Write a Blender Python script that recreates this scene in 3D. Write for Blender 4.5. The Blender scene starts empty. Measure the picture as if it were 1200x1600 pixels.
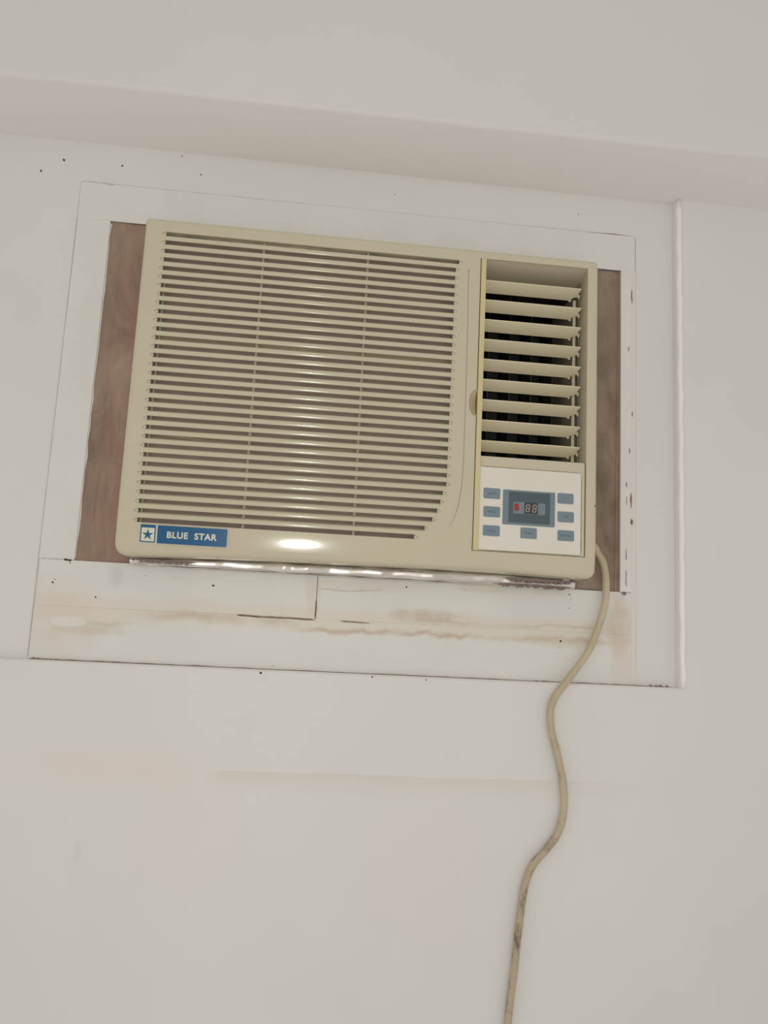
import bpy, bmesh, math, random
from mathutils import Vector, Matrix

random.seed(4)
SC = bpy.context.scene
COL = SC.collection
Z0 = 1.9                       # height of the cabinet's underside above the (unseen) floor

# ------------------------------------------------------------------ camera
cam_d = bpy.data.cameras.new('camera')
cam = bpy.data.objects.new('camera', cam_d)
COL.objects.link(cam)
cam_d.sensor_fit = 'VERTICAL'
cam_d.sensor_height = 32.0
cam_d.lens = 1283.9 / 1600 * 32.0
cam_d.clip_start = 0.01
CAM = Vector((-0.08798673, -1.16925886, -0.10174636 + Z0))
R = Matrix(((0.9927717086, -0.0641402170, -0.1014414470),
            (-0.1101015695, -0.1503039515, -0.9824898811),
            (0.0477700638, 0.9865570205, -0.1562794493)))
cam.matrix_world = Matrix.Translation(CAM) @ R.to_4x4()
SC.camera = cam

# ------------------------------------------------------------------ world, lights, exposure
w = bpy.data.worlds.new('room_light')
SC.world = w
w.use_nodes = True
bg = w.node_tree.nodes['Background']
bg.inputs[0].default_value = (1.0, 0.98, 0.945, 1)
bg.inputs[1].default_value = 0.615

fl = bpy.data.lights.new('phone_flash', 'SPOT')          # the phone's own flash lamp beside its lens
fl.energy = 8.2
fl.spot_size = math.radians(130)
fl.spot_blend = 0.8
fl.shadow_soft_size = 0.004
fl.color = (1.0, 0.975, 0.93)
flo = bpy.data.objects.new('phone_flash', fl)
COL.objects.link(flo)
flo.matrix_world = Matrix.Translation(CAM + R @ Vector((0.006, 0.016, -0.002))) @ R.to_4x4()

SC.view_settings.view_transform = 'Standard'
SC.view_settings.look = 'None'
SC.view_settings.gamma = 1
SC.view_settings.use_curve_mapping = False
SC.view_settings.exposure = 0.0


# ------------------------------------------------------------------ materials
def lin(r, g, b):
    f = lambda c: (c / 255 / 12.92) if c / 255 <= 0.04045 else ((c / 255 + 0.055) / 1.055) ** 2.4
    return (f(r), f(g), f(b), 1.0)


class NT:
    """small wrapper for building node trees"""
    def __init__(s, name):
        s.m = bpy.data.materials.new(name)
        s.m.use_nodes = True
        s.t = s.m.node_tree
        s.p = s.t.nodes['Principled BSDF']
        s.co = s.t.nodes.new('ShaderNodeTexCoord').outputs['Object']

    def n(s, kind, **kw):
        nd = s.t.nodes.new(kind)
        for k, v in kw.items():
            setattr(nd, k, v)
        return nd

    def ln(s, a, b):
        s.t.links.new(a, b)

    def math(s, op, a, b=None, clamp=False):
        nd = s.n('ShaderNodeMath', operation=op, use_clamp=clamp)
        for i, v in enumerate((a, b)):
            if v is None:
                continue
            if isinstance(v, (int, float)):
                nd.inputs[i].default_value = v
            else:
                s.ln(v, nd.inputs[i])
        return nd.outputs[0]

    def noise(s, scale, detail=4, rough=0.55, stretch=(1, 1, 1), dist=0.0):
        mp = s.n('ShaderNodeMapping')
        mp.inputs['Scale'].default_value = stretch
        s.ln(s.co, mp.inputs['Vector'])
        nd = s.n('ShaderNodeTexNoise')
        nd.inputs['Scale'].default_value = scale
        nd.inputs['Detail'].default_value = detail
        nd.inputs['Roughness'].default_value = rough
        nd.inputs['Distortion'].default_value = dist
        s.ln(mp.outputs[0], nd.inputs['Vector'])
        return nd.outputs[0]

    def ramp(s, fac, stops):
        nd = s.n('ShaderNodeValToRGB')
        e = nd.color_ramp.elements
        while len(e) < len(stops):
            e.new(0.5)
        for el, (p, c) in zip(e, stops):
            el.position = p
            el.color = c if len(c) == 4 else (*c, 1)
        s.ln(fac, nd.inputs[0])
        return nd.outputs[0]

    def mix(s, fac, a, b):
        nd = s.n('ShaderNodeMix', data_type='RGBA')
        for sock, v in ((nd.inputs['Factor'], fac), (nd.inputs['A'], a), (nd.inputs['B'], b)):
            if isinstance(v, (int, float)):
                sock.default_value = v
            elif isinstance(v, tuple):
                sock.default_value = v
            else:
                s.ln(v, sock)
        return nd.outputs['Result']

    def xyz(s):
        nd = s.n('ShaderNodeSeparateXYZ')
        s.ln(s.co, nd.inputs[0])
        return nd.outputs

    def blob(s, x, z, rx, rz, nz=None, amt=0.0):
        """soft elliptical patch with a noisy rim: 1 inside, 0 outside"""
        c = s.xyz()
        dx = s.math('DIVIDE', s.math('SUBTRACT', c[0], x), rx)
        dz = s.math('DIVIDE', s.math('SUBTRACT', c[2], z), rz)
        d = s.math('ADD', s.math('MULTIPLY', dx, dx), s.math('MULTIPLY', dz, dz))
        if nz is not None:
            d = s.math('ADD', d, s.math('MULTIPLY', s.math('SUBTRACT', nz, 0.5), amt))
        return s.math('SUBTRACT', 1.0, d, clamp=True)

    def bump(s, h, strength, dist=0.001):
        nd = s.n('ShaderNodeBump')
        nd.inputs['Strength'].default_value = strength
        nd.inputs['Distance'].default_value = dist
        s.ln(h, nd.inputs['Height'])
        s.ln(nd.outputs[0], s.p.inputs['Normal'])

    def done(s, color, rough=0.5, spec=0.5, metal=0.0):
        if isinstance(color, tuple):
            s.p.inputs['Base Color'].default_value = color
        else:
            s.ln(color, s.p.inputs['Base Color'])
        if isinstance(rough, (int, float)):
            s.p.inputs['Roughness'].default_value = rough
        else:
            s.ln(rough, s.p.inputs['Roughness'])
        s.p.inputs['Specular IOR Level'].default_value = spec
        s.p.inputs['Metallic'].default_value = metal
        return s.m


def plain(name, rgb, rough=0.5, spec=0.4, metal=0.0, vary=0.05, scale=30):
    n = NT(name)
    c = lin(*rgb)
    dk = tuple(v * (1 - vary) for v in c[:3]) + (1,)
    lt = tuple(min(1, v * (1 + vary)) for v in c[:3]) + (1,)
    col = n.ramp(n.noise(scale, 3), [(0.3, dk), (0.7, lt)])
    return n.done(col, rough, spec, metal)


def wall_material():
    n = NT('wall_paint')
    base = n.ramp(n.noise(2.2, 5, 0.6), [(0.3, lin(220, 217, 210)), (0.7, lin(225, 222, 216))])
    wob = n.noise(9, 4)
    peach = lin(228, 212, 196)
    f = n.math('MULTIPLY', n.blob(-0.34, -0.285, 0.16, 0.035, wob, 1.6), 0.38)
    base = n.mix(f, base, peach)
    f = n.math('MULTIPLY', n.blob(-0.20, -0.36, 0.08, 0.10, wob, 2.0), 0.22)
    base = n.mix(f, base, peach)
    f = n.math('MULTIPLY', n.blob(0.11, -0.40, 0.09, 0.12, wob, 2.0), 0.2)
    base = n.mix(f, base, peach)
    # old patch: a faint straight upper edge that fades downwards
    c = n.xyz()
    d = n.math('SUBTRACT', -0.282, n.math('ADD', c[2], n.math('MULTIPLY', n.math('SUBTRACT', wob, 0.5), 0.006)))
    up = n.math('GREATER_THAN', d, 0.0)
    fade = n.math('SUBTRACT', 1.0, n.math('DIVIDE', d, 0.03), clamp=True)
    xs = n.math('MULTIPLY', n.math('MULTIPLY', n.math('ADD', c[0], 0.20), 25, clamp=True),
                n.math('MULTIPLY', n.math('SUBTRACT', 0.45, c[0]), 4.5, clamp=True))
    f = n.math('MULTIPLY', n.math('MULTIPLY', up, fade), n.math('MULTIPLY', xs, 0.62))
    base = n.mix(f, base, lin(214, 205, 190))
    # grey rubs
    f = n.math('MULTIPLY', n.blob(-0.347, -0.388, 0.006, 0.022, n.noise(120, 3), 1.8), 0.13)
    base = n.mix(f, base, lin(170, 165, 160))
    n.bump(n.noise(60, 6, 0.65), 0.12, 0.002)
    return n.done(base, 0.62, 0.25)


def frame_material(name, rgb, grain=(1, 1, 1)):
    """gloss-painted timber; the water stains are on the boards under the cabinet"""
    n = NT(name)
    hi = lin(*rgb)
    lo = lin(*(v - 7 for v in rgb))
    base = n.ramp(n.noise(14, 5, 0.6, grain), [(0.3, lo), (0.75, hi)])
    n.bump(n.noise(90, 5, 0.6, grain), 0.15, 0.001)
    return n, base


def stained_material():
    n, base = frame_material('stained_white_paint', (225, 223, 214), (0.35, 1, 1.4))
    c = n.xyz()
    big = n.noise(7, 3, 0.6, (1, 1, 0.4))
    jag = n.noise(45, 5, 0.65, (1, 1, 0.7))
    wob = n.math('ADD', n.math('MULTIPLY', n.math('SUBTRACT', big, 0.5), 0.022),
                 n.math('MULTIPLY', n.math('SUBTRACT', jag, 0.5), 0.016))
    z = n.math('ADD', c[2], wob)
    # pale cream wash over the seam, with a brown tide line at its lower rim
    wash = n.math('SUBTRACT', 1.0, n.math('DIVIDE', n.math('ABSOLUTE', n.math('ADD', z, 0.074)), 0.021), clamp=True)
    wash = n.math('MULTIPLY', wash, 2.2, clamp=True)
    base = n.mix(n.math('MULTIPLY', wash, 0.55), base, lin(222, 207, 190))
    for z0, wd, amt, x0, x1 in ((0.0875, 0.0055, 0.75, -0.10, 0.40), (0.069, 0.004, 0.45, 0.05, 0.40),
                                (0.079, 0.009, 0.55, -0.33, -0.06), (0.093, 0.006, 0.5, -0.42, -0.27)):
        t = n.math('SUBTRACT', 1.0, n.math('DIVIDE', n.math('ABSOLUTE', n.math('ADD', z, z0)), wd), clamp=True)
        xs = n.math('MULTIPLY', n.math('MULTIPLY', n.math('SUBTRACT', c[0], x0), 18, clamp=True),
                    n.math('MULTIPLY', n.math('SUBTRACT', x1, c[0]), 18, clamp=True))
        patch = n.math('MULTIPLY', n.math('SUBTRACT', n.noise(11, 3, 0.5, (1, 1, 0.3)), 0.36), 5, clamp=True)
        base = n.mix(n.math('MULTIPLY', n.math('MULTIPLY', t, xs), n.math('MULTIPLY', patch, amt)), base,
                     lin(190, 165, 138))
    for x, zz, rx, rz, amt, rgb in ((-0.40, -0.09, 0.07, 0.06, 0.5, (220, 204, 188)),
                                    (0.385, -0.06, 0.022, 0.055, 0.75, (205, 186, 165)),
                                    (0.39, -0.115, 0.02, 0.04, 0.5, (220, 203, 188)),
                                    (0.30, -0.088, 0.07, 0.012, 0.55, (208, 192, 172)),
                                    (0.02, -0.022, 0.10, 0.012, 0.5, (216, 203, 186)),
                                    (0.10, -0.062, 0.06, 0.012, 0.7, (200, 182, 160)),
                                    (0.21, -0.018, 0.12, 0.009, 0.55, (208, 196, 176)),
                                    (-0.062, -0.04, 0.012, 0.04, 0.5, (216, 200, 182)),
                                    (-0.36, -0.105, 0.06, 0.008, 0.5, (205, 185, 160)),
                                    (-0.335, -0.03, 0.012, 0.02, 0.35, (190, 186, 178))):
        f = n.math('MULTIPLY', n.blob(x, zz, rx, rz, jag, 2.4), amt)
        base = n.mix(f, base, lin(*rgb))
    f = n.math('MULTIPLY', n.math('MULTIPLY', n.blob(-0.391, -0.0945, 0.024, 0.007, jag, 1.2), 4.0, clamp=True), 0.5)
    base = n.mix(f, base, lin(232, 227, 219))
    return n.done(base, 0.5, 0.35)


def ply_material(name, a, b, c):
    n = NT(name)
    f = n.noise(16, 6, 0.65, (1.0, 1, 0.45), 0.8)
    base = n.ramp(f, [(0.30, lin(*a)), (0.5, lin(*b)), (0.70, lin(*c))])
    fine = n.noise(70, 4, 0.7, (1.6, 1, 0.25))
    base = n.mix(n.math('MULTIPLY', n.math('SUBTRACT', fine, 0.45), 0.9, clamp=True), base, lin(*(v - 22 for v in a)))
    n.bump(fine, 0.2, 0.001)
    return n.done(base, 0.6, 0.3)


def plastic(name, rgb, rough=0.3, spec=0.45):
    n = NT(name)
    base = n.ramp(n.noise(5, 4), [(0.3, lin(*(v - 3 for v in rgb))), (0.7, lin(*rgb))])
    n.bump(n.noise(450, 2), 0.03, 0.0004)
    return n.done(base, rough, spec)


def cord_material():
    n = NT('grimy_cord')
    base = n.ramp(n.noise(14, 4), [(0.3, lin(186, 170, 139)), (0.7, lin(201, 186, 155))])
    c = n.xyz()
    down = n.math('MULTIPLY', n.math('SUBTRACT', -0.12, c[2]), 3.0, clamp=True)
    base = n.mix(n.math('MULTIPLY', down, 0.35), base, lin(158, 142, 118))
    d = n.math('MULTIPLY', n.math('SUBTRACT', n.noise(55, 6, 0.75, (1, 1, 0.5)), 0.50), 6, clamp=True)
    base = n.mix(n.math('MULTIPLY', d, n.math('ADD', 0.12, n.math('MULTIPLY', down, 0.9), clamp=True)), base, lin(112, 96, 80))
    return n.done(base, 0.42, 0.4)


def foil_material():
    n = NT('crinkled_tape')
    base = n.ramp(n.noise(40, 4, 0.6, (0.4, 1, 2)), [(0.35, lin(205, 196, 186)), (0.65, lin(236, 230, 221))])
    n.bump(n.noise(60, 4, 0.6, (0.25, 1, 2.2)), 0.18, 0.001)
    return n.done(base, 0.3, 0.9, 0.6)


M = {}
M['wall'] = wall_material()
nt, b_ = frame_material('white_paint', (226, 223, 215))
M['white'] = nt.done(b_, 0.5, 0.35)
nt, b_ = frame_material('cream_paint', (226, 219, 209), (1.5, 1, 0.3))
M['cream'] = nt.done(b_, 0.5, 0.35)
M['stained'] = stained_material()
M['beam'] = plain('beam_paint', (224, 220, 213), 0.65, 0.2, vary=0.012, scale=3)
M['bead'] = plain('plaster_bead', (240, 238, 232), 0.45, 0.4, vary=0.015, scale=12)
M['ply'] = ply_material('brown_plywood', (130, 106, 90), (157, 129, 111), (174, 147, 128))
M['ply_edge'] = ply_material('brown_plywood_lip', (128, 107, 91), (151, 127, 108), (166, 142, 123))
M['ply_dark'] = ply_material('brown_plywood_dark', (114, 97, 82), (144, 124, 107), (162, 142, 124))
M['crack'] = plain('crack_dark', (134, 114, 99), 0.9, 0.1, vary=0.2, scale=60)
M['seam'] = plain('joint_grey', (196, 192, 185), 0.9, 0.1, vary=0.1, scale=60)
M['spot'] = plain('dark_speck', (82, 74, 68), 0.8, 0.2)
M['beige'] = plastic('beige_plastic', (203, 193, 166), 0.12, 0.5)
M['vane'] = plastic('vane_plastic', (219, 208, 175), 0.4, 0.4)
M['yellow'] = plastic('yellowed_plastic', (212, 196, 146), 0.4, 0.4)
M['duct'] = plastic('duct_plastic', (196, 184, 158), 0.5, 0.3)
M['housing'] = plain('housing_metal', (150, 140, 122), 0.5, 0.4)
M['filter'] = plain('filter_mesh', (170, 152, 141), 0.85, 0.15, vary=0.10, scale=25)
M['filter_bar'] = plain('filter_frame_plastic', (180, 166, 138), 0.6, 0.3, vary=0.14, scale=18)
M['dirty'] = plain('dusty_filter_edge', (205, 192, 164), 0.7, 0.2, vary=0.22, scale=45)
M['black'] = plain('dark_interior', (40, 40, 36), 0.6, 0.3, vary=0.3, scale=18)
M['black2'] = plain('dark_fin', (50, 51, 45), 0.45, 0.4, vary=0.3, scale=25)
M['overlay'] = plain('control_overlay', (225, 219, 204), 0.45, 0.35, vary=0.02, scale=20)
M['btn'] = plain('button_blue', (122, 138, 145), 0.5, 0.3, vary=0.03)
M['btn_ink'] = plain('button_ink', (104, 119, 127), 0.5, 0.3)
M['bezel'] = plain('display_blue', (116, 132, 140), 0.5, 0.3, vary=0.03)
M['window'] = plain('display_slate', (82, 92, 97), 0.3, 0.4, vary=0.03)
M['strip'] = plain('display_strip', (116, 132, 138), 0.35, 0.4, vary=0.05)
M['red'] = plain('red_lamp', (165, 52, 48), 0.4, 0.4)
M['digit'] = plain('digit_black', (66, 60, 54), 0.35, 0.4)
M['segment'] = plain('segment_grey', (190, 180, 162), 0.5, 0.3)
M['badge_blue'] = plain('badge_blue', (0, 84, 128), 0.22, 0.55, vary=0.03)
M['badge_edge'] = plain('badge_grey_edge', (96, 122, 132), 0.25, 0.5)
M['badge_cream'] = plain('badge_cream', (216, 212, 190), 0.3, 0.5, vary=0.02)
M['cord'] = cord_material()
M['scoop_shade'] = plastic('scoop_shade', (160, 146, 112), .5, .3)
M['foil'] = foil_material()
M['torn'] = plain('torn_tape_brown', (128, 108, 100), 0.4, 0.5, vary=0.2, scale=50)


# ------------------------------------------------------------------ helpers
def link(name, bm, mat, parent=None, smooth=False, bevel=0.0, loc=None, segs=2, angle=40):
    me = bpy.data.meshes.new(name)
    bmesh.ops.recalc_face_normals(bm, faces=bm.faces)
    bm.to_mesh(me)
    bm.free()
    me.materials.append(M[mat] if isinstance(mat, str) else mat)
    o = bpy.data.objects.new(name, me)
    COL.objects.link(o)
    if parent:
        o.parent = parent
    else:
        o.location = loc or (0, 0, Z0)
    if smooth:
        for p in me.polygons:
            p.use_smooth = True
        if smooth != 'all':
            me.set_sharp_from_angle(angle=math.radians(angle))
    if bevel:
        b = o.modifiers.new('bevel', 'BEVEL')
        b.width = bevel
        b.segments = segs
        b.limit_method = 'ANGLE'
        b.angle_limit = math.radians(40)
    return o


def prop(o, label=None, cat=None, group=None, kind=None):
    for k, v in (('label', label), ('category', cat), ('group', group), ('kind', kind)):
        if v:
            o[k] = v
    return o


def empty(name, loc):
    o = bpy.data.objects.new(name, None)
    o.empty_display_size = 0.05
    COL.objects.link(o)
    o.location = loc
    return o


def box(bm, x0, x1, y0, y1, z0, z1):
    v = [bm.verts.new(p) for p in ((x0, y0, z0), (x1, y0, z0), (x1, y1, z0), (x0, y1, z0),
                                   (x0, y0, z1), (x1, y0, z1), (x1, y1, z1), (x0, y1, z1))]
    for f in ((0, 1, 5, 4), (1, 2, 6, 5), (2, 3, 7, 6), (3, 0, 4, 7), (4, 5, 6, 7), (3, 2, 1, 0)):
        bm.faces.new([v[i] for i in f])


def boxm(*a):
    bm = bmesh.new()
    box(bm, *a)
    return bm


def prism(bm, pts, y0, y1):
    """polygon in x,z given a thickness from y0 (front) to y1 (back)"""
    a = [bm.verts.new((x, y0, z)) for x, z in pts]
    b = [bm.verts.new((x, y1, z)) for x, z in pts]
    bm.faces.new(a)
    bm.faces.new(b[::-1])
    n = len(pts)
    for i in range(n):
        bm.faces.new((a[i], b[i], b[(i + 1) % n], a[(i + 1) % n]))
    bm.normal_update()
    return bm


def rrect(x0, x1, z0, z1, r, seg=4):
    """rounded rectangle outline, counter-clockwise; r may be 4 radii (bl, br, tr, tl)"""
    rs = r if isinstance(r, (tuple, list)) else (r,) * 4
    out = []
    for (cx, cz, a0), q in zip(((x0, z0, 180), (x1, z0, 270), (x1, z1, 0), (x0, z1, 90)), rs):
        sx = 1 if cx == x0 else -1
        sz = 1 if cz == z0 else -1
        for k in range(seg + 1):
            a = math.radians(a0 + 90 * k / seg)
            out.append((cx + sx * q + q * math.cos(a), cz + sz * q + q * math.sin(a)))
    return out


def tube(bm, path, r, n=12, caps=True):
    pts = [Vector(p) for p in path]
    rings = []
    up = Vector((0, -1, 0))
    for i, p in enumerate(pts):
        t = (pts[min(i + 1, len(pts) - 1)] - pts[max(i - 1, 0)]).normalized()
        s = t.cross(up)
        if s.length < 1e-4:
            s = t.cross(Vector((1, 0, 0)))
        s.normalize()
        u = s.cross(t)
        rr = r[i] if isinstance(r, (list, tuple)) else r
        rings.append([bm.verts.new(p + rr * (math.cos(2 * math.pi * k / n) * s + math.sin(2 * math.pi * k / n) * u))
                      for k in range(n)])
    for a, b in zip(rings, rings[1:]):
        for k in range(n):
            bm.faces.new((a[k], a[(k + 1) % n], b[(k + 1) % n], b[k]))
    if caps:
        bm.faces.new(rings[0][::-1])
        bm.faces.new(rings[-1])


def spline(P, sub=6):
    P = [Vector(p) for p in P]
    out = []
    for i in range(len(P) - 1):
        p0, p1, p2, p3 = P[max(i - 1, 0)], P[i], P[i + 1], P[min(i + 2, len(P) - 1)]
        for k in range(sub):
            t = k / sub
            out.append(0.5 * ((2 * p1) + (p2 - p0) * t + (2 * p0 - 5 * p1 + 4 * p2 - p3) * t * t
                              + (3 * p1 - p0 - 3 * p2 + p3) * t ** 3))
    out.append(P[-1])
    return out


def sliver(name, pts, wd, y, mat, parent, jit=0.35, thick=0.0006, sub=6):
    """thin irregular ribbon lying on a surface: a crack or a chip edge"""
    P = []
    for (xa, za), (xb, zb) in zip(pts, pts[1:]):
        for k in range(sub):
            P.append(Vector((xa + (xb - xa) * k / sub, za + (zb - za) * k / sub)))
    P.append(Vector(pts[-1]))
    L, Rr = [], []
    for i, p in enumerate(P):
        t = (P[min(i + 1, len(P) - 1)] - P[max(i - 1, 0)]).normalized()
        nrm = Vector((-t.y, t.x))
        e = 0.25 if i in (0, len(P) - 1) else 1
        h = wd * 0.5 * e
        L.append(p + nrm * h * random.uniform(1 - jit, 1 + jit))
        Rr.append(p - nrm * h * random.uniform(1 - jit, 1 + jit))
    bm = bmesh.new()
    prism(bm, [(p.x, p.y) for p in L] + [(p.x, p.y) for p in Rr[::-1]], y - thick, y + 0.0004)
    bmesh.ops.triangulate(bm, faces=[f for f in bm.faces if len(f.verts) > 4])
    return link(name, bm, mat, parent)


def speck(name, x, z, r, y, mat, parent):
    """a small irregular flattened lump"""
    bm = bmesh.new()
    n = 9
    ring = [bm.verts.new((x + r * random.uniform(.6, 1.25) * math.cos(2 * math.pi * k / n), y + 0.0003,
                          z + r * random.uniform(.6, 1.25) * math.sin(2 * math.pi * k / n))) for k in range(n)]
    top = bm.verts.new((x, y - r * 0.45, z))
    for k in range(n):
        bm.faces.new((ring[k], ring[(k + 1) % n], top))
    bm.faces.new(ring[::-1])
    return link(name, bm, mat, parent)


# ------------------------------------------------------------------ the wall, its shallow niche and the hole for the cabinet
YW = -0.012            # face of the wall round the niche; the niche is at y = 0
ZB = 0.6131            # underside of the beam
NX = 0.4715            # right-hand side of the niche
NZ = -0.1465           # foot of the niche
HX0, HX1, HZ0, HZ1 = -0.3925, 0.4035, -0.012, 0.4905      # hole cut through the wall

bm = bmesh.new()


def quad(bm, *p):
    bm.faces.new([bm.verts.new(q) for q in p])


def rect(bm, x0, x1, z0, z1, y):
    quad(bm, (x0, y, z0), (x1, y, z0), (x1, y, z1), (x0, y, z1))


XL, XR, ZL = -2.6, 2.6, -1.9
prof = [(NX, 0.0), (0.4722, -0.006), (0.4735, -0.0105), (0.4752, -0.0135), (0.4775, -0.0145), (0.4800, -0.0138), (0.4835, YW)]
rect(bm, XL, HX0, NZ, ZB, 0)
rect(bm, HX0, HX1, NZ, HZ0, 0)
rect(bm, HX0, HX1, HZ1, ZB, 0)
rect(bm, HX1, NX, NZ, ZB, 0)
for (xa, ya), (xb, yb) in zip(prof, prof[1:]):
    quad(bm, (xa, ya, NZ), (xb, yb, NZ), (xb, yb, ZB), (xa, ya, ZB))
rect(bm, prof[-1][0], XR, NZ, ZB, YW)
# lower wall with its small ledge
quad(bm, (XL, 0, NZ), (XL, YW + .002, NZ - .0005), (NX, YW + .002, NZ - .0005), (NX, 0, NZ))
quad(bm, (XL, YW + .002, NZ - .0005), (XL, YW, NZ - .003), (NX, YW, NZ - .003), (NX, YW + .002, NZ - .0005))
quad(bm, (NX, 0, NZ), (NX, YW + .002, NZ - .0005), (prof[2][0], prof[2][1], NZ))
bm.faces.new([bm.verts.new(q) for q in [(NX, YW + .002, NZ - .0005), (NX, YW, NZ - .003), (prof[-1][0], YW, NZ - .003),
                                        (prof[-1][0], YW, NZ)] + [(a, b, NZ) for a, b in prof[-2:1:-1]]])
rect(bm, XL, XR, ZL, NZ - .003, YW)
rect(bm, prof[-1][0], XR, NZ - .003, NZ, YW)
# reveals of the hole and the back of the wall
for a, b in (((HX0, HZ0), (HX1, HZ0)), ((HX1, HZ0), (HX1, HZ1)), ((HX1, HZ1), (HX0, HZ1)), ((HX0, HZ1), (HX0, HZ0))):
    quad(bm, (a[0], 0, a[1]), (b[0], 0, b[1]), (b[0], 0.2, b[1]), (a[0], 0.2, a[1]))
rect(bm, XL, HX0, ZL, 1.6, 0.2)
rect(bm, HX1, XR, ZL, 1.6, 0.2)
rect(bm, HX0, HX1, ZL, HZ0, 0.2)
rect(bm, HX0, HX1, HZ1, 1.6, 0.2)
bmesh.ops.remove_doubles(bm, verts=bm.verts, dist=0.0002)
wall = link('wall_back', bm, 'wall')
prop(wall, 'off-white painted plaster wall with a shallow niche', kind='structure')

for x, z, r in ((-.4684, .5800, .0026), (-.4991, .5590, .0024), (-.3843, .5805, .0022), (-.2686, .5793, .0018),
                (-.2989, .6060, .0016), (.0258, .5799, .0015), (.3181, .5787, .0015)):
    speck('nail_hole', x, z, r, 0.0, 'spot', wall)
for x, z, r in ((-.1273, -.1512, .0024), (.1023, -.1510, .0014), (.0262, -.1502, .0018)):
    speck('paint_chip', x, z, r, YW, 'spot', wall)
bm = bmesh.new()
tube(bm, [(NX + .0062 + .0006 * math.sin(k * 1.7), -.0116, NZ + (ZB - NZ) * k / 40) for k in range(41)],
     [.0042 + .0005 * math.sin(k * 2.3) for k in range(41)], 10)
link('plaster_bead', bm, 'bead', wall, smooth='all')

# ------------------------------------------------------------------ beam over the niche
bm = bmesh.new()
N = 16
sec = []
for k in range(N + 1):
    x = XL + (XR - XL) * k / N
    yf = -0.1437 - 0.0075 * x
    # splay added to brighten the underside: it rises towards its front edge
    fy, fz = yf * .62, ZB - yf * .38 * .672
    sl = (fz - ZB) / (YW - fy)
    s = [(0.02, ZB), (YW, ZB), (fy + .009, fz - .009 * sl), (fy + .004, fz - .004 * sl - .0010), (fy + .0005, fz - .0008),
         (fy - .0012, fz + .003), (fy - .0008, fz + .007), (fy, fz + .011), (fy, 1.6), (0.02, 1.6)]
    sec.append([bm.verts.new((x, y, z)) for y, z in s])
for a, b in zip(sec, sec[1:]):
    for i in range(len(a)):
        j = (i + 1) % len(a)
        bm.faces.new((a[i], a[j], b[j], b[i]))
bm.faces.new(sec[0])
bm.faces.new(sec[-1][::-1])
prop(link('trim_1', bm, 'beam', smooth=True, angle=50),
     'off-white plastered beam running across the wall above the niche', kind='structure')

# ------------------------------------------------------------------ painted timber frame round the cabinet
frame = empty('trim_2', (0, 0, Z0))
prop(frame, 'white painted timber frame with stained bottom boards around the opening', kind='structure')
FY = -0.0022


def board(x0, x1, z0, z1, mat, y=FY, slant=None, lab=None):
    bm = bmesh.new()
    pts = slant or [(x0, z0), (x1, z0), (x1, z1), (x0, z1)]
    prism(bm, pts, y, 0.002)
    o = link('board', bm, mat, frame, bevel=0.0001)
    if lab:
        o['label'] = lab
    return o


board(0, 0, 0, 0, 'white', slant=[(-.4395, .4905), (.4098, .4905), (.4098, .5494), (-.4200, .5478), (-.4395, .5478)],
      lab='top board of the painted frame')
board(-.4390, -.3922, -.0110, .4904, 'white', lab='left upright of the painted frame')
board(-.4370, -.0573, -.0740, -.0112, 'stained', lab='short bottom board left of the upright crack')
board(-.0568, .4038, -.0740, -.0130, 'stained', lab='bottom board right of the upright crack')
board(-.4380, .4038, -.1460, -.0741, 'stained', lab='bottom rail with a brown water stain')
board(.4039, .4104, -.1460, .4904, 'cream', lab='cream edge strip of the right upright')
board(.3862, .4034, -.0122, .4892, 'white', y=-.0048, lab='white stop strip with chipped paint')

# joints, cracks and chips in the paint
sliver('crack', [(-.1665, -.0742), (-.135, -.0752), (-.10, -.0748), (-.0575, -.0758)], .0022, FY, 'crack', frame)
sliver('crack', [(-.0568, -.0125), (-.0570, -.045), (-.0565, -.0740)], .0007, FY, 'crack', frame)
sliver('crack', [(-.0568, -.046), (-.0575, -.0735)], .0015, FY, 'crack', frame, .6)
sliver('crack', [(-.022, -.0755), (.020, -.0765)], .0016, FY, 'crack', frame)
sliver('crack', [(-.055, -.0315), (-.01, -.0335), (.035, -.0285)], .0008, FY, 'seam', frame)
sliver('crack', [(-.437, -.1462), (-.30, -.1462), (-.1, -.1466), (.1, -.1466), (.30, -.1466), (.42, -.1466), (.470, -.1470)],
       .0014, -.0036, 'crack', frame, .6, sub=12)
for xa, xb, wd in ((-.435, -.395, .0035), (-.35, -.27, .0026), (.05, .09, .003), (.25, .29, .0026), (.43, .46, .005)):
    sliver('crack', [(xa, -.1470), ((xa + xb) / 2, -.1478), (xb, -.1468)], wd, -.0040, 'crack', frame, .8)
sliver('crack', [(-.4398, -.144), (-.4398, .2), (-.4400, .548)], .0009, 0.0, 'seam', frame, .5, thick=.0012, sub=14)
sliver('crack', [(-.4395, .5486), (-.2, .5488), (.2, .5498), (.410, .5502)], .0009, 0.0, 'seam', frame, .6, thick=.0012, sub=14)
sliver('crack', [(.33, .5497), (.402, .5499)], .0018, 0.0, 'crack', frame, .7, thick=.0014)
sliver('crack', [(-.437, .5487), (-.415, .5487)], .0018, 0.0, 'seam', frame, .7, thick=.0014)
sliver('crack', [(-.409, .5480), (-.392, .5470)], .0018, FY, 'seam', frame, .7)
sliver('crack', [(.4108, -.14), (.4108, .2), (.4110, .549)], .0006, 0.0, 'seam', frame, .5, thick=.0012, sub=12)
sliver('crack', [(-.436, -.0105), (-.392, -.0108)], .0012, FY, 'seam', frame, .7)
sliver('crack', [(-.406, -.0102), (-.395, -.0118)], .0020, FY, 'crack', frame, .8)
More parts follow.
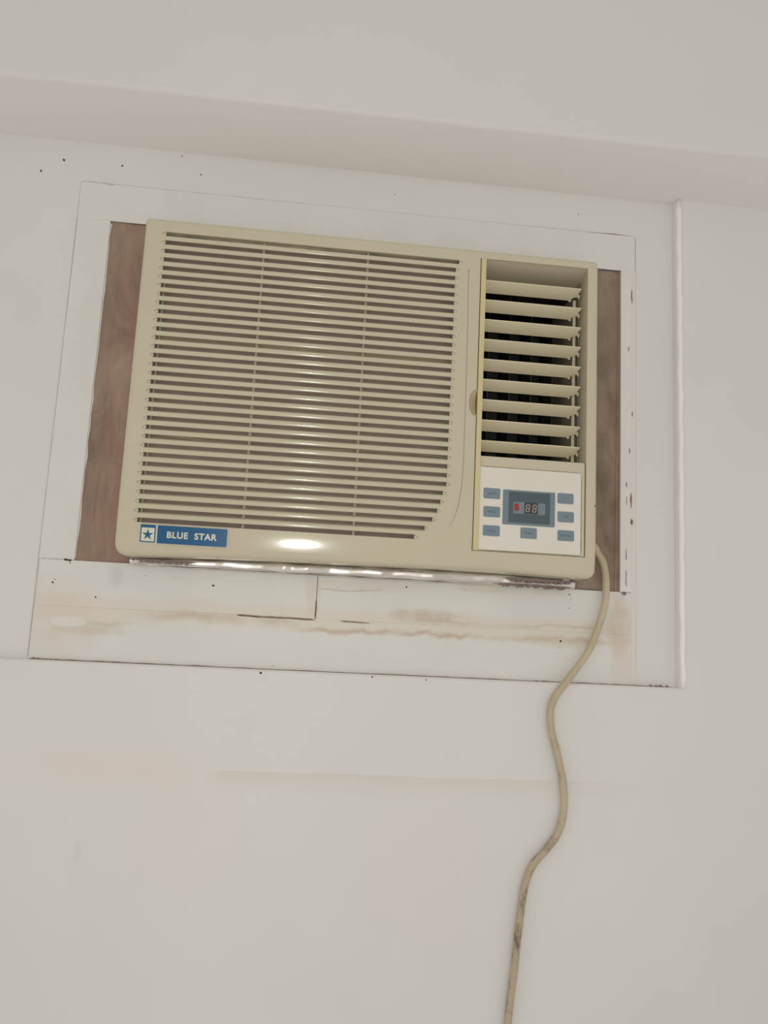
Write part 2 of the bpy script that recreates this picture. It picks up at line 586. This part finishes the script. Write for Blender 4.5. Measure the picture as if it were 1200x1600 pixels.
for pts, wd in (([(.4030, .4590), (.4036, .4370)], .0024), ([(.3985, .365), (.3985, .358)], .0020),
                ([(.4040, .262), (.4046, .255)], .0024), ([(.3955, .153), (.3953, .145)], .0020),
                ([(.4022, .137), (.4026, .113)], .0030), ([(.4032, .097), (.4036, .088)], .0040),
                ([(.3950, .052), (.3952, .035)], .0018), ([(.3950, .020), (.3950, -.004)], .0016),
                ([(.4000, .205), (.4002, .196)], .0014), ([(.3955, .130), (.3957, .118)], .0014)):
    sliver('paint_chip', pts, wd * .6, -.0048, 'crack', frame, .7, sub=4)
for x, z, r in ((-.2019, -.0352, .0024), (-.3585, -.0596, .0018), (-.4173, -.0427, .0020), (-.4150, -.0385, .0014),
                (-.3972, -.0150, .0015), (.2978, -.0883, .0024), (.0700, -.0225, .0018), (.3100, -.020, .0018),
                (.3120, -.0262, .0012), (.3100, -.040, .0012), (-.295, -.027, .0010), (-.255, -.026, .0009),
                (-.1125, -.142, .0012), (.155, -.022, .001)):
    speck('paint_chip', x, z, r, FY, 'spot', frame)
for x, z, r in ((.3825, .0109, .0030), (.3925, -.0139, .0032)):
    speck('paint_chip', x, z, r, -.0048, 'crack', frame)

# ------------------------------------------------------------------ plywood fillers left and right of the cabinet
pl = empty('plywood_filler', (0, 0, Z0))
prop(pl, 'tall reddish brown plywood filler left of the air conditioner', 'board')
bm = bmesh.new()
prism(bm, [(-.3922, -.0110), (-.3720, -.0110), (-.3725, .4903), (-.3922, .4903)], .0005, .012)
link('lip', bm, 'ply_edge', pl)
bm = bmesh.new()
prism(bm, [(-.3720, -.0110), (-.3150, -.0110), (-.3150, .4895), (-.3725, .4903)], .0007, .012)
link('panel', bm, 'ply', pl)
bm = bmesh.new()
zz = [-.0080 + .495 * k / 24 for k in range(25)]
prism(bm, [(-.3922, z) for z in zz] + [(-.3906 + .0012 * random.uniform(-1, 1), z) for z in zz[::-1]], .0001, .001)
bmesh.ops.triangulate(bm, faces=[f for f in bm.faces if len(f.verts) > 4])
o = link('paint_smear', bm, 'white', pl)
o['label'] = 'ragged white paint edge'

pr = empty('plywood_filler', (0, 0, Z0))
prop(pr, 'tall dull brown plywood filler right of the air conditioner, behind the cord', 'board')
bm = bmesh.new()
prism(bm, [(.3150, -.0108), (.3852, -.0115), (.3856, .4888), (.3150, .4893)], .0015, .012)
link('panel', bm, 'ply_dark', pr, bevel=.0006)
bm = bmesh.new()
prism(bm, [(.3795, -.0113), (.3850, -.0113), (.3854, .4886), (.3840, .4886)], .0004, .004)
link('lip', bm, 'ply', pr, bevel=.0004)

# ------------------------------------------------------------------ the air conditioner
ac = empty('air_conditioner', (0, 0, Z0))
prop(ac, 'beige window air conditioner with slatted grille and blue badge, set in the wall', 'air conditioner')
F = -0.060                                        # front of the fascia


def face_y(z):
    """the foot of the fascia curves back towards the wall"""
    return 1.3 * max(0.0, .062 - z) ** 2


def bow(x, z):
    kx = [-.33, -.13, .165, .33]
    kz = [-.0035, .0012, .0035, .0]
    x = min(max(x, kx[0]), kx[-1])
    for i in range(3):
        if x <= kx[i + 1]:
            t = (x - kx[i]) / (kx[i + 1] - kx[i])
            t = t * t * (3 - 2 * t)
            return (kz[i] + (kz[i + 1] - kz[i]) * t) * max(0.0, 1 - z / .03)
    return 0.0


# housing behind the fascia
bm = boxm(-.310, .310, -.030, .130, .004, .462)
bm2 = bmesh.new()
x0, x1, z0, z1 = -.311, .311, .004, .464
for a, b in (((x0, z0), (x1, z0)), ((x1, z0), (x1, z1)), ((x1, z1), (x0, z1)), ((x0, z1), (x0, z0))):
    quad(bm2, (a[0], -.03, a[1]), (b[0], -.03, b[1]), (b[0], .30, b[1]), (a[0], .30, a[1]))
rect(bm2, x0, x1, z0, z1, .30)
bmesh.ops.remove_doubles(bm2, verts=bm2.verts, dist=1e-4)
bm.free()
hs = link('housing', bm2, 'housing', ac)
so = hs.modifiers.new('solid', 'SOLIDIFY')
so.thickness = .0015

# grille slots
PITCH = (450.0 - 43.0) / 32 / 1000
ZG = [.450 - PITCH * i for i in range(33)]
XLg = [-.2995 - .0025 * min(1, i / 18) for i in range(33)]
XRg = [.1188, .1145] + [.1137 - .0015 * (i - 2) / 22 for i in range(2, 26)] + \
      [.1119, .1074, .1043, .1003, .0941, .0838, .0697]
GH = .0030                                        # half height of a slot
TIP = .0052                                       # pointed scoop at each end

outline = []                                      # clockwise: down the right side, then up the left one
for i, z in enumerate(ZG):
    outline += [(XRg[i], z + GH), (XRg[i] + TIP, z + .0007), (XRg[i] + TIP, z - .0007), (XRg[i], z - GH)]
for i in range(32, -1, -1):
    z = ZG[i]
    outline += [(XLg[i], z - GH), (XLg[i] - TIP, z - .0007), (XLg[i] - TIP, z + .0007), (XLg[i], z + GH)]

# opening for outlet and controls, with the finger scoop bulging to the left
OX0, OX1, OZ0, OZ1 = .1508, .3128, .0290, .4592
TH = (.1522, .2398, .0112, .0195)
outlet = [(OX0, OZ0), (OX1, OZ0), (OX1, OZ1), (OX0, OZ1)]
for k in range(13):
    a = math.radians(90 + 180 * k / 12)
    x = TH[0] + TH[2] * math.cos(a)
    outlet.append((min(x, OX0), TH[1] + TH[3] * math.sin(a)))

AX0, AX1, AZ0, AZ1 = -.330, .330, 0.0, .4734
rings = [(0.0, -.010), (0.0, -.0515), (.0007, -.0550), (.0022, -.0580), (.0045, -.0595), (.0075, F)]
bm = bmesh.new()
vr = []
for ins, y in rings:
    pts = rrect(AX0 + ins, AX1 - ins, AZ0 + ins, AZ1 - ins, (max(.013 - ins, .004), max(.011 - ins, .004),
                                                            max(.008 - ins, .003), max(.006 - ins, .003)), 5)
    vr.append([bm.verts.new((x, y, z)) for x, z in pts])
for a, b in zip(vr, vr[1:]):
    n = len(a)
    for i in range(n):
        bm.faces.new((a[i], a[(i + 1) % n], b[(i + 1) % n], b[i]))
loops = [[bm.verts.new((x, F, z)) for x, z in L] for L in (outline, outlet)]
edges = []
for L in [vr[-1]] + loops:
    for i in range(len(L)):
        e = bm.edges.get((L[i], L[(i + 1) % len(L)])) or bm.edges.new((L[i], L[(i + 1) % len(L)]))
        edges.append(e)
bmesh.ops.triangle_fill(bm, use_beauty=True, use_dissolve=False, edges=edges, normal=(0, -1, 0))
for L, dep in ((loops[0], .0030), (loops[1], .004)):
    back = [bm.verts.new((v.co.x, F + dep, v.co.z)) for v in L]
    for i in range(len(L)):
        j = (i + 1) % len(L)
        bm.faces.new((L[i], L[j], back[j], back[i]))
for zc in (.062, .056, .05, .045, .04, .035, .03, .025, .02, .016, .012):
    g = bm.verts[:] + bm.edges[:] + bm.faces[:]
    bmesh.ops.bisect_plane(bm, geom=g, dist=1e-5, plane_co=(0, 0, zc), plane_no=(0, 0, 1))
for xc in [-.28 + .08 * k for k in range(8)]:
    g = [f for f in bm.faces if f.calc_center_median().z < .062]
    g = list({v for f in g for v in f.verts}) + list({e for f in g for e in f.edges}) + g
    bmesh.ops.bisect_plane(bm, geom=g, dist=1e-5, plane_co=(xc, 0, 0), plane_no=(1, 0, 0))
for v in bm.verts:
    z = v.co.z
    if v.co.y < -.045:
        v.co.y += face_y(z)
    v.co.z += bow(v.co.x, z)
fascia = link('front_panel', bm, 'beige', ac, smooth=True, angle=38)

# pale rounded nubs at the slot ends (too small to pick apart)
bm = bmesh.new()
for i, z in enumerate(ZG):
    yb = F + face_y(z)
    for x, s in ((XLg[i], -1), (XRg[i], 1)):
        rows = []
        for q, hz, hy in ((0, .98, .0005), (.35, .74, .0005), (.7, .49, .0003), (1.0, .24, .0000)):
            rows.append([bm.verts.new((x + s * (TIP - .0004) * q, yb + .0012 - (hy + .0012) * math.sin(math.pi * k / 4),
                                       z - GH * hz * math.cos(math.pi * k / 4))) for k in range(5)])
        for a, b in zip(rows, rows[1:]):
            for k in range(4):
                bm.faces.new((a[k], a[k + 1], b[k + 1], b[k]))
        bm.faces.new(rows[0])
        # back of the pointed notch
        quad(bm, (x + s * (TIP + .0002), yb + .0012, z - .0009), (x + s * (TIP + .0002), yb + .0012, z + .0009),
             (x, yb + .0014, z + GH), (x, yb + .0014, z - GH))
o = link('slot_end', bm, 'beige', ac, smooth=True, angle=60)
o['kind'] = 'stuff'

# the slats between the slots, rounded in front
half = PITCH / 2 - GH
sprof = [(.0064, .4), (.0012, -1.0), (.0002, -.92), (-.0004, -.6), (-.0007, -.1), (-.0006, .4), (-.0002, .8), (.0006, 1.0), (.0064, 1.85)]
for i in range(32):
    zc = (ZG[i] + ZG[i + 1]) / 2
    bm = bmesh.new()
    A, B = [], []
    for dy, dz in sprof:
        t = (1 - max(-1, min(1, dz))) / 2
        A.append(bm.verts.new((XLg[i] * (1 - t) + XLg[i + 1] * t - .0003, F + face_y(zc) + dy, zc + dz * half)))
        B.append(bm.verts.new((XRg[i] * (1 - t) + XRg[i + 1] * t + .0003, F + face_y(zc) + dy, zc + dz * half)))
    for k in range(len(A) - 1):
        bm.faces.new((A[k], B[k], B[k + 1], A[k + 1]))
    bm.faces.new((A[-1], B[-1], B[0], A[0]))
    bm.faces.new(A)
    bm.faces.new(B[::-1])
    link('slat', bm, 'beige', ac, smooth=True, angle=60)

speck('speck', .3262, .1030, .0014, F + .0006, 'spot', ac)

# upright ribs that carry the slats
for xt, xb, r, zt in ((-.1630, -.1637, .0019, .455), (-.0137, -.0136, .0019, .455), (-.2970, -.2988, .0011, .385)):
    bm = bmesh.new()
    p = rrect(xt - r, xt + r, .040, zt, .001, 2)
    prism(bm, [(x + (xb - xt) * (zt - z) / (zt - .04), z) for x, z in p], F + .0066, F + .0115)
    link('rib', bm, 'duct', ac, bevel=.0008)

# dust filter behind the grille
flt = link('filter', boxm(-.318, .122, -.0440, -.0425, .034, .462), 'filter', ac)
for z0, z1, h, mat, amp in ((.4570, .4580, .0062, 'dirty', .0014), (.3025, .3010, .0105, 'filter_bar', .0006),
                            (.1610, .1590, .0030, 'filter_bar', .0030)):
    bm = bmesh.new()
    up, lo = [], []
    for k in range(25):
        t = k / 24
        x = -.306 + .424 * t
        z = z0 + (z1 - z0) * t + amp * math.sin(t * 7 + 2)
        up.append((x, z + h / 2))
        lo.append((x, z - h / 2))
    prism(bm, lo + up[::-1], -.0472, -.0442)
    bmesh.ops.triangulate(bm, faces=[f for f in bm.faces if len(f.verts) > 4])
    link('frame_bar', bm, mat, flt)
for P in ([(-.19, .3105), (-.13, .3095), (-.06, .306), (.02, .3062), (.118, .3045)],
          [(-.27, .171), (-.235, .1685), (-.20, .1675), (-.17, .1665)], [(.01, .1695), (.05, .1690), (.113, .1660)]):
    bm = bmesh.new()
    tube(bm, spline([(x, -.0475, z) for x, z in P], 6), .0007, 6)
    link('wire', bm, 'filter_bar', flt, smooth='all')

# curved seam between grille door and outlet side
bm = bmesh.new()
S = spline([(x, F + face_y(z) + .0003, z) for x, z in ((.1332, .4400), (.1345, .34), (.1352, .225), (.1345, .142), (.1325, .110),
                                                      (.1280, .084), (.1205, .064), (.1120, .0505))], 6)
tube(bm, S, [.0007] * (len(S) - 12) + [.0007 - .0005 * k / 11 for k in range(12)], 8)
o = link('seam', bm, plastic('seam_shade', (168, 157, 130), .5, .3), ac, smooth='all')
o['label'] = 'fine curved line beside the grille'

# finger scoop
bm = bmesh.new()
g = []
for r_ in range(6):
    q = r_ / 5
    g.append([bm.verts.new((min(TH[0] + TH[2] * q * math.cos(math.radians(90 + 15 * k)), TH[0]),
                            F + .0003 + .0075 * (1 - q * q), TH[1] + TH[3] * q * math.sin(math.radians(90 + 15 * k))))
              for k in range(13)])
for a, b in zip(g, g[1:]):
    for k in range(12):
        try:
            bm.faces.new((a[k], a[k + 1], b[k + 1], b[k]))
        except ValueError:
            pass
bmesh.ops.remove_doubles(bm, verts=bm.verts, dist=1e-5)
o = link('finger_scoop', bm, plastic('scoop_plastic', (208, 195, 156), .35, .4), ac, smooth='all')
o['label'] = 'half-round finger scoop'
bm = bmesh.new()
arc = [(TH[0] + TH[2] * math.cos(math.radians(90 + 7.5 * k)), F - .0002, TH[1] + TH[3] * math.sin(math.radians(90 + 7.5 * k))) for k in range(2, 23)]
tube(bm, arc, .0006, 8)
link('scoop_shade_line', bm, 'scoop_shade', ac, smooth='all')  # darker arc paints the contour shadow on the scoop's left side

# yellowed trim strip down the left edge of the outlet
bm = boxm(.1520, .1592, F - .0018, -.0300, .0296, .4588)
o = link('trim_strip', bm, 'yellow', ac, bevel=.0006)
o['label'] = 'yellowed upright strip'
link('trim_gap', boxm(.1509, .1519, F + .0015, -.03, .0296, .4588), plain('gap_brown', (120, 104, 74), .8, .1), ac)

# outlet well and dark air duct behind it
bm = bmesh.new()
WX0, WX1, WZ0, WZ1 = .1595, OX1, .1645, OZ1
yb = .0000
fr = [(WX0, F + .003, WZ0), (WX1, F + .003, WZ0), (WX1, F + .003, WZ1), (WX0, F + .003, WZ1)]
bk = [(WX0, yb, WZ0 + .006), (WX1 - .001, yb, WZ0 + .006), (WX1 - .001, yb, WZ1 - .017), (WX0, yb, WZ1 - .017)]
for i in range(4):
    j = (i + 1) % 4
    quad(bm, fr[i], fr[j], bk[j], bk[i])
bmesh.ops.remove_doubles(bm, verts=bm.verts, dist=1e-5)
link('outlet_well', bm, 'duct', ac)
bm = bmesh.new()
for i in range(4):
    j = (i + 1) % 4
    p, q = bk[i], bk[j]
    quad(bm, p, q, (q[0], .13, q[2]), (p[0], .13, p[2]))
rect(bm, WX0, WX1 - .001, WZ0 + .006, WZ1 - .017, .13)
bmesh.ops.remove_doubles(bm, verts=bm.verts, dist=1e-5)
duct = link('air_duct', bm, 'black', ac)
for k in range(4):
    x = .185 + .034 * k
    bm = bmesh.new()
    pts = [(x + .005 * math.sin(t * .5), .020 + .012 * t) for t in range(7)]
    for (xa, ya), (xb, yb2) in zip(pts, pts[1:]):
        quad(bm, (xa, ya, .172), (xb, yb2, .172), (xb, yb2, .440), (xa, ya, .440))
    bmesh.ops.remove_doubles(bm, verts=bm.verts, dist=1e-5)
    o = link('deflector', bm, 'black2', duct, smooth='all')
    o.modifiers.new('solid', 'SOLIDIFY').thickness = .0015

# swinging vanes with a link rod
for i in range(9):
    z = .4313 - .03027 * i
    poly = [(.1600, 0), (.3070, 0), (.3052, .25), (.3036, .36), (.3062, .50), (.3085, .58), (.3080, .66), (.3020, .68),
            (.2985, .74), (.2975, .84), (.2945, .98), (.2930, 1.0), (.1600, 1.0)]
    bm = bmesh.new()
    a, b = [], []
    for x, t in poly:
        y = -.0500 + .0185 * t
        zz = z - .0110 * t
        a.append(bm.verts.new((x, y, zz)))
        b.append(bm.verts.new((x, y - .0003, zz - .0016)))
    n = len(poly)
    bm.faces.new(a)
    bm.faces.new(b[::-1])
    for k in range(n):
        bm.faces.new((a[k], b[k], b[(k + 1) % n], a[(k + 1) % n]))
    bm.normal_update()
    bmesh.ops.triangulate(bm, faces=[f for f in bm.faces if len(f.verts) > 4])
    v = link('vane', bm, 'vane', ac, bevel=.0004)
    bm = bmesh.new()
    tube(bm, [(.2950, -.0325, z - .0118), (.2950, -.0315, z - .0138)], .0019, 8)
    tube(bm, [(.3070, -.0375, z - .0080), (.3070, -.0370, z - .0108)], .0012, 8)
    link('pin', bm, 'vane', v, smooth=True)
bm = bmesh.new()
prism(bm, rrect(.3005, .3050, .1700, .4210, .001, 2), -.0305, -.0282)
link('link_rod', bm, 'beige', ac, bevel=.0005)

# control panel with sill
cp = link('control_panel', boxm(.1594, .3116, F + .0012, -.030, .0297, .1642), 'beige', ac, bevel=.0010)
cp['label'] = 'beige control panel under the outlet'
CY = F + .0012
bm = bmesh.new()
prism(bm, rrect(.1597, .3056, .0316, .1482, (.0008, .0025, .004, .0008)), CY - .0007, CY + .0004)
o = link('overlay', bm, 'overlay', cp)
o['label'] = 'off-white control label sheet'
sliver('shadow_gap', [(.1600, .1492), (.23, .1490), (.3050, .1491)], .0007, CY, plain('gap_shade_brown', (150, 132, 100), .8, .1), cp, .5, thick=.0003, sub=10)  # brown slivers paint the shadow line round the label sheet
sliver('shadow_gap', [(.3066, .0330), (.3066, .09), (.3066, .1460)], .0008, CY, bpy.data.materials['gap_shade_brown'], cp, .5, thick=.0003, sub=10)
sliver('shadow_gap', [(.1600, .0306), (.23, .0308), (.3060, .0307)], .0007, CY, bpy.data.materials['gap_shade_brown'], cp, .5, thick=.0003, sub=10)
link('gap_line', boxm(.3117, .3127, F + .0022, -.04, .0297, .1500), bpy.data.materials['gap_brown'], ac)
speck('grime_spot', .2010, .1487, .0010, CY, 'spot', cp)
speck('grime_spot', .3052, .0460, .0009, CY - .0006, 'spot', cp)
OY = CY - .0007
print_lines = [[(-.006, .006)], [(-.006, .006)], [(-.0055, .0055)], [(-.006, .0065)], [(-.002, .002)], [(-.003, .003)], [(-.0075, .0075)]]
for (xa, za, xb, zb), words in zip(((.1650, .1034, .1890, .1184), (.1656, .0774, .1894, .0924), (.1656, .0508, .1896, .0657),
                                   (.2190, .0503, .2426, .0657), (.2715, .1031, .2949, .1181), (.2719, .0767, .2957, .0918),
                                   (.2723, .0502, .2963, .0652)), print_lines):
    bm = bmesh.new()
    prism(bm, rrect(xa, xb, za, zb, .0022), OY - .0006, OY + .0003)
    link('button', bm, 'btn', cp, bevel=.0003)
    bm = bmesh.new()
    for a, b in words:
        cx, cz = (xa + xb) / 2, (za + zb) / 2
        x = cx + a
        while x < cx + b - .0005:
            box(bm, x, x + .0011, OY - .00075, OY - .0004, cz - .0013, cz + .0013)
            x += .0018
    link('button_print', bm, 'btn_ink', cp)
bm = bmesh.new()
prism(bm, rrect(.1930, .2680, .0685, .1178, .0012), OY - .0005, OY + .0003)
link('display_bezel', bm, 'bezel', cp)
bm = bmesh.new()
prism(bm, rrect(.2014, .2608, .0718, .1153, .0008), OY - .0007, OY + .0003)
link('display_window', bm, 'window', cp)
bm = bmesh.new()
prism(bm, rrect(.2077, .2538, .0845, .1011, .0012), OY - .0009, OY + .0003)
link('display_strip', bm, 'strip', cp)
bm = bmesh.new()
prism(bm, rrect(.2092, .2160, .0884, .0988, .0020), OY - .0013, OY + .0003)
o = link('indicator_lamp', bm, 'red', cp, bevel=.0003)
o['label'] = 'small red lamp'
for xa, xb in ((.2240, .2333), (.2337, .2430)):
    link('digit', boxm(xa, xb, OY - .0011, OY + .0003, .0852, .1010), 'digit', cp)
    # the seven unlit segments, slightly slanted
    bm = bmesh.new()
    cx, cz, hw, hh = (xa + xb) / 2, .0931, .0022, .0050
    sl = lambda z: (z - cz) * .10
    th = .0005

    def seg(x0_, z0_, x1_, z1_):
        if abs(x1_ - x0_) > abs(z1_ - z0_):
            p = [(x0_, z0_ - th), (x1_, z0_ - th), (x1_, z0_ + th), (x0_, z0_ + th)]
        else:
            p = [(x0_ - th, z0_), (x0_ + th, z0_), (x0_ + th, z1_), (x0_ - th, z1_)]
        prism(bm, [(x + sl(z), z) for x, z in p], OY - .0013, OY - .0009)
    for zz in (cz - hh, cz, cz + hh):
        seg(cx - hw + .0005, zz, cx + hw - .0005, zz)
    for xx in (cx - hw, cx + hw):
        seg(xx, cz - hh + .0005, xx, cz - .0005)
        seg(xx, cz + .0005, xx, cz + hh - .0005)
    link('digit_segments', bm, 'segment', cp)

# badge: star tile and lettering, lying on the curved foot of the fascia


def lay(o_bm, front):
    for v in o_bm.verts:
        v.co.y += face_y(v.co.z) + bow(0, 1)


bd = empty('badge', (0, 0, 0))
bd.parent = ac
bd['label'] = 'blue badge with star tile and white lettering'


def badge_piece(name, pts, y0, y1, mat, bev=0.0, zcuts=True):
    bm = bmesh.new()
    prism(bm, pts, F - y1, F - y0)
    bmesh.ops.triangulate(bm, faces=[f for f in bm.faces if len(f.verts) > 4])
    lay(bm, True)
    return link(name, bm, mat, bd, bevel=bev)


badge_piece('base_plate', rrect(-.2966, -.1828, .0132, .0374, .0010), -.002, .0010, 'badge_cream', .0004)
badge_piece('blue_plate', rrect(-.2742, -.1830, .0134, .0372, .0009), .0006, .0026, 'badge_blue', .0009)
badge_piece('tile_frame', rrect(-.2964, -.2768, .0140, .0373, .0009), .0006, .0016, 'badge_blue', .0004)
badge_piece('star_tile', rrect(-.2949, -.2781, .0154, .0332, .0005), .0010, .0021, 'badge_cream', .0003)
star = []
for k in range(10):
    a = math.radians(90 + 36 * k)
    r = .0076 if k % 2 == 0 else .0027
    star.append((-.2865 + r * math.cos(a), .0239 + r * math.sin(a)))
badge_piece('star', star, .0015, .0024, 'badge_blue')
fc = bpy.data.curves.new('lettering', 'FONT')
fc.body = 'BLUE  STAR'
fc.size = .0128
fc.extrude = .0003
fc.offset = .00042
fc.space_character = 1.12
fc.align_x = 'CENTER'
fc.align_y = 'CENTER'
tmp = bpy.data.objects.new('lettering_source', fc)
COL.objects.link(tmp)
bpy.context.view_layer.update()
me = bpy.data.meshes.new_from_object(tmp.evaluated_get(bpy.context.evaluated_depsgraph_get()))
bpy.data.objects.remove(tmp)
xs = [v.co.x for v in me.vertices]
ys = [v.co.y for v in me.vertices]
sx = .0655 / (max(xs) - min(xs))
sy = .0088 / (max(ys) - min(ys))
mx, my = (max(xs) + min(xs)) / 2, (max(ys) + min(ys)) / 2
for v in me.vertices:
    x, y, z = v.co
    zz = .0252 + (y - my) * sy
    v.co = (-.2288 + (x - mx) * sx, F - .0027 - z + face_y(zz), zz)
me.materials.clear()
me.materials.append(M['badge_cream'])
let = bpy.data.objects.new('lettering', me)
COL.objects.link(let)
let.parent = bd

# ------------------------------------------------------------------ shiny tape closing the gap under the cabinet
tp = empty('sealing_tape', (0, 0, Z0))
prop(tp, 'crinkled shiny silver tape with torn brown edges under the air conditioner', 'tape')
bm = bmesh.new()
NXT, NYT = 260, 8
rng = random.Random(12)
knots = [(-.32, 0.0)]
while knots[-1][0] < .33:                         # random creases: flat facets tilted a few degrees either way
    st = rng.uniform(.010, .032)
    yk = knots[-1][1] + st * rng.uniform(-.26, .26)
    knots.append((knots[-1][0] + st, max(-.0035, min(.0035, yk))))


def crinkle(x):
    for (xa, ya), (xb, yb2) in zip(knots, knots[1:]):
        if x <= xb:
            t = max(0, (x - xa) / (xb - xa))
            return ya + (yb2 - ya) * t
    return 0.0


rows = []
for i in range(NXT + 1):
    t = i / NXT
    x = -.316 + .632 * t
    row = []
    for k in range(NYT + 1):
        q = k / NYT
        edge = 1 - (2 * q - 1) ** 4
        y = -.0130 + .0012 * q + .006 * (1 - edge) + crinkle(x + .004 * (q - .5)) * (.35 + .65 * edge)
        z = bow(x, 0) * (1 - q) + .0004 - .0139 * q + .0005 * math.sin(x * 97 + q * 2)
        row.append(bm.verts.new((x, y, z)))
    rows.append(row)
for a, b in zip(rows, rows[1:]):
    for k in range(NYT):
        bm.faces.new((a[k], b[k], b[k + 1], a[k + 1]))
tape = link('film', bm, 'foil', tp, smooth='all')
for zoff, y, xa, xb, h, amp in ((-.0030, -.0225, .205, .312, .0050, .6), (-.0062, -.0225, -.315, -.225, .0040, .6),
                                (-.0112, -.0125, .19, .312, .0042, .7), (-.0122, -.0100, -.312, .19, .0012, .7),  # the long thin strip paints the shadowed gap below the film
                                (-.0068, -.0225, .215, .305, .0022, .8), (-.0096, -.020, -.31, -.225, .0014, .8),
                                (-.0012, -.0240, -.08, .10, .0018, .7)):
    n = 40
    up, lo = [], []
    for k in range(n + 1):
        t = k / n
        x = xa + (xb - xa) * t
        e = min(1, 8 * t, 8 * (1 - t)) * .9 + .1
        up.append((x, zoff + h * .35 * e * random.uniform(1 - amp, 1)))
        lo.append((x, zoff - h * .75 * e * random.uniform(1 - amp, 1 + amp * .6)))
    bm = bmesh.new()
    prism(bm, lo + up[::-1], y - .0008, y)
    bmesh.ops.triangulate(bm, faces=[f for f in bm.faces if len(f.verts) > 4])
    link('torn_and_gap_edge', bm, 'torn', tp)

# ------------------------------------------------------------------ power cord
cord = [(.3260, -.0046, .0650), (.3436, -.0050, .0545), (.3505, -.0060, .0434), (.3591, -.0078, .0273), (.3624, -.0100, .0024), (.36, -.0125, -.0311),
        (.3494, -.012, -.0689), (.3345, -.0128, -.1024), (.3057, -.0170, -.14), (.2845, -.0185, -.1687),
        (.2793, -.0185, -.1887), (.281, -.0185, -.2122), (.2898, -.0185, -.2432), (.2986, -.0185, -.2817),
        (.3005, -.0185, -.3162), (.2937, -.0185, -.3467), (.2778, -.0185, -.3697), (.2575, -.0185, -.3926),
        (.2474, -.0185, -.4187), (.2427, -.0185, -.4483), (.2379, -.0185, -.492), (.2348, -.0185, -.528),
        (.2277, -.0185, -.5918), (.220, -.0185, -.70), (.216, -.0185, -.85)]
bm = bmesh.new()
S = spline(cord, 7)
tube(bm, S, [.0052 + .00015 * math.sin(i * .7) for i in range(len(S))], 14)
prop(link('power_cord', bm, 'cord', smooth='all'),
     'grimy beige power cord winding down the wall from the air conditioner', 'cord')
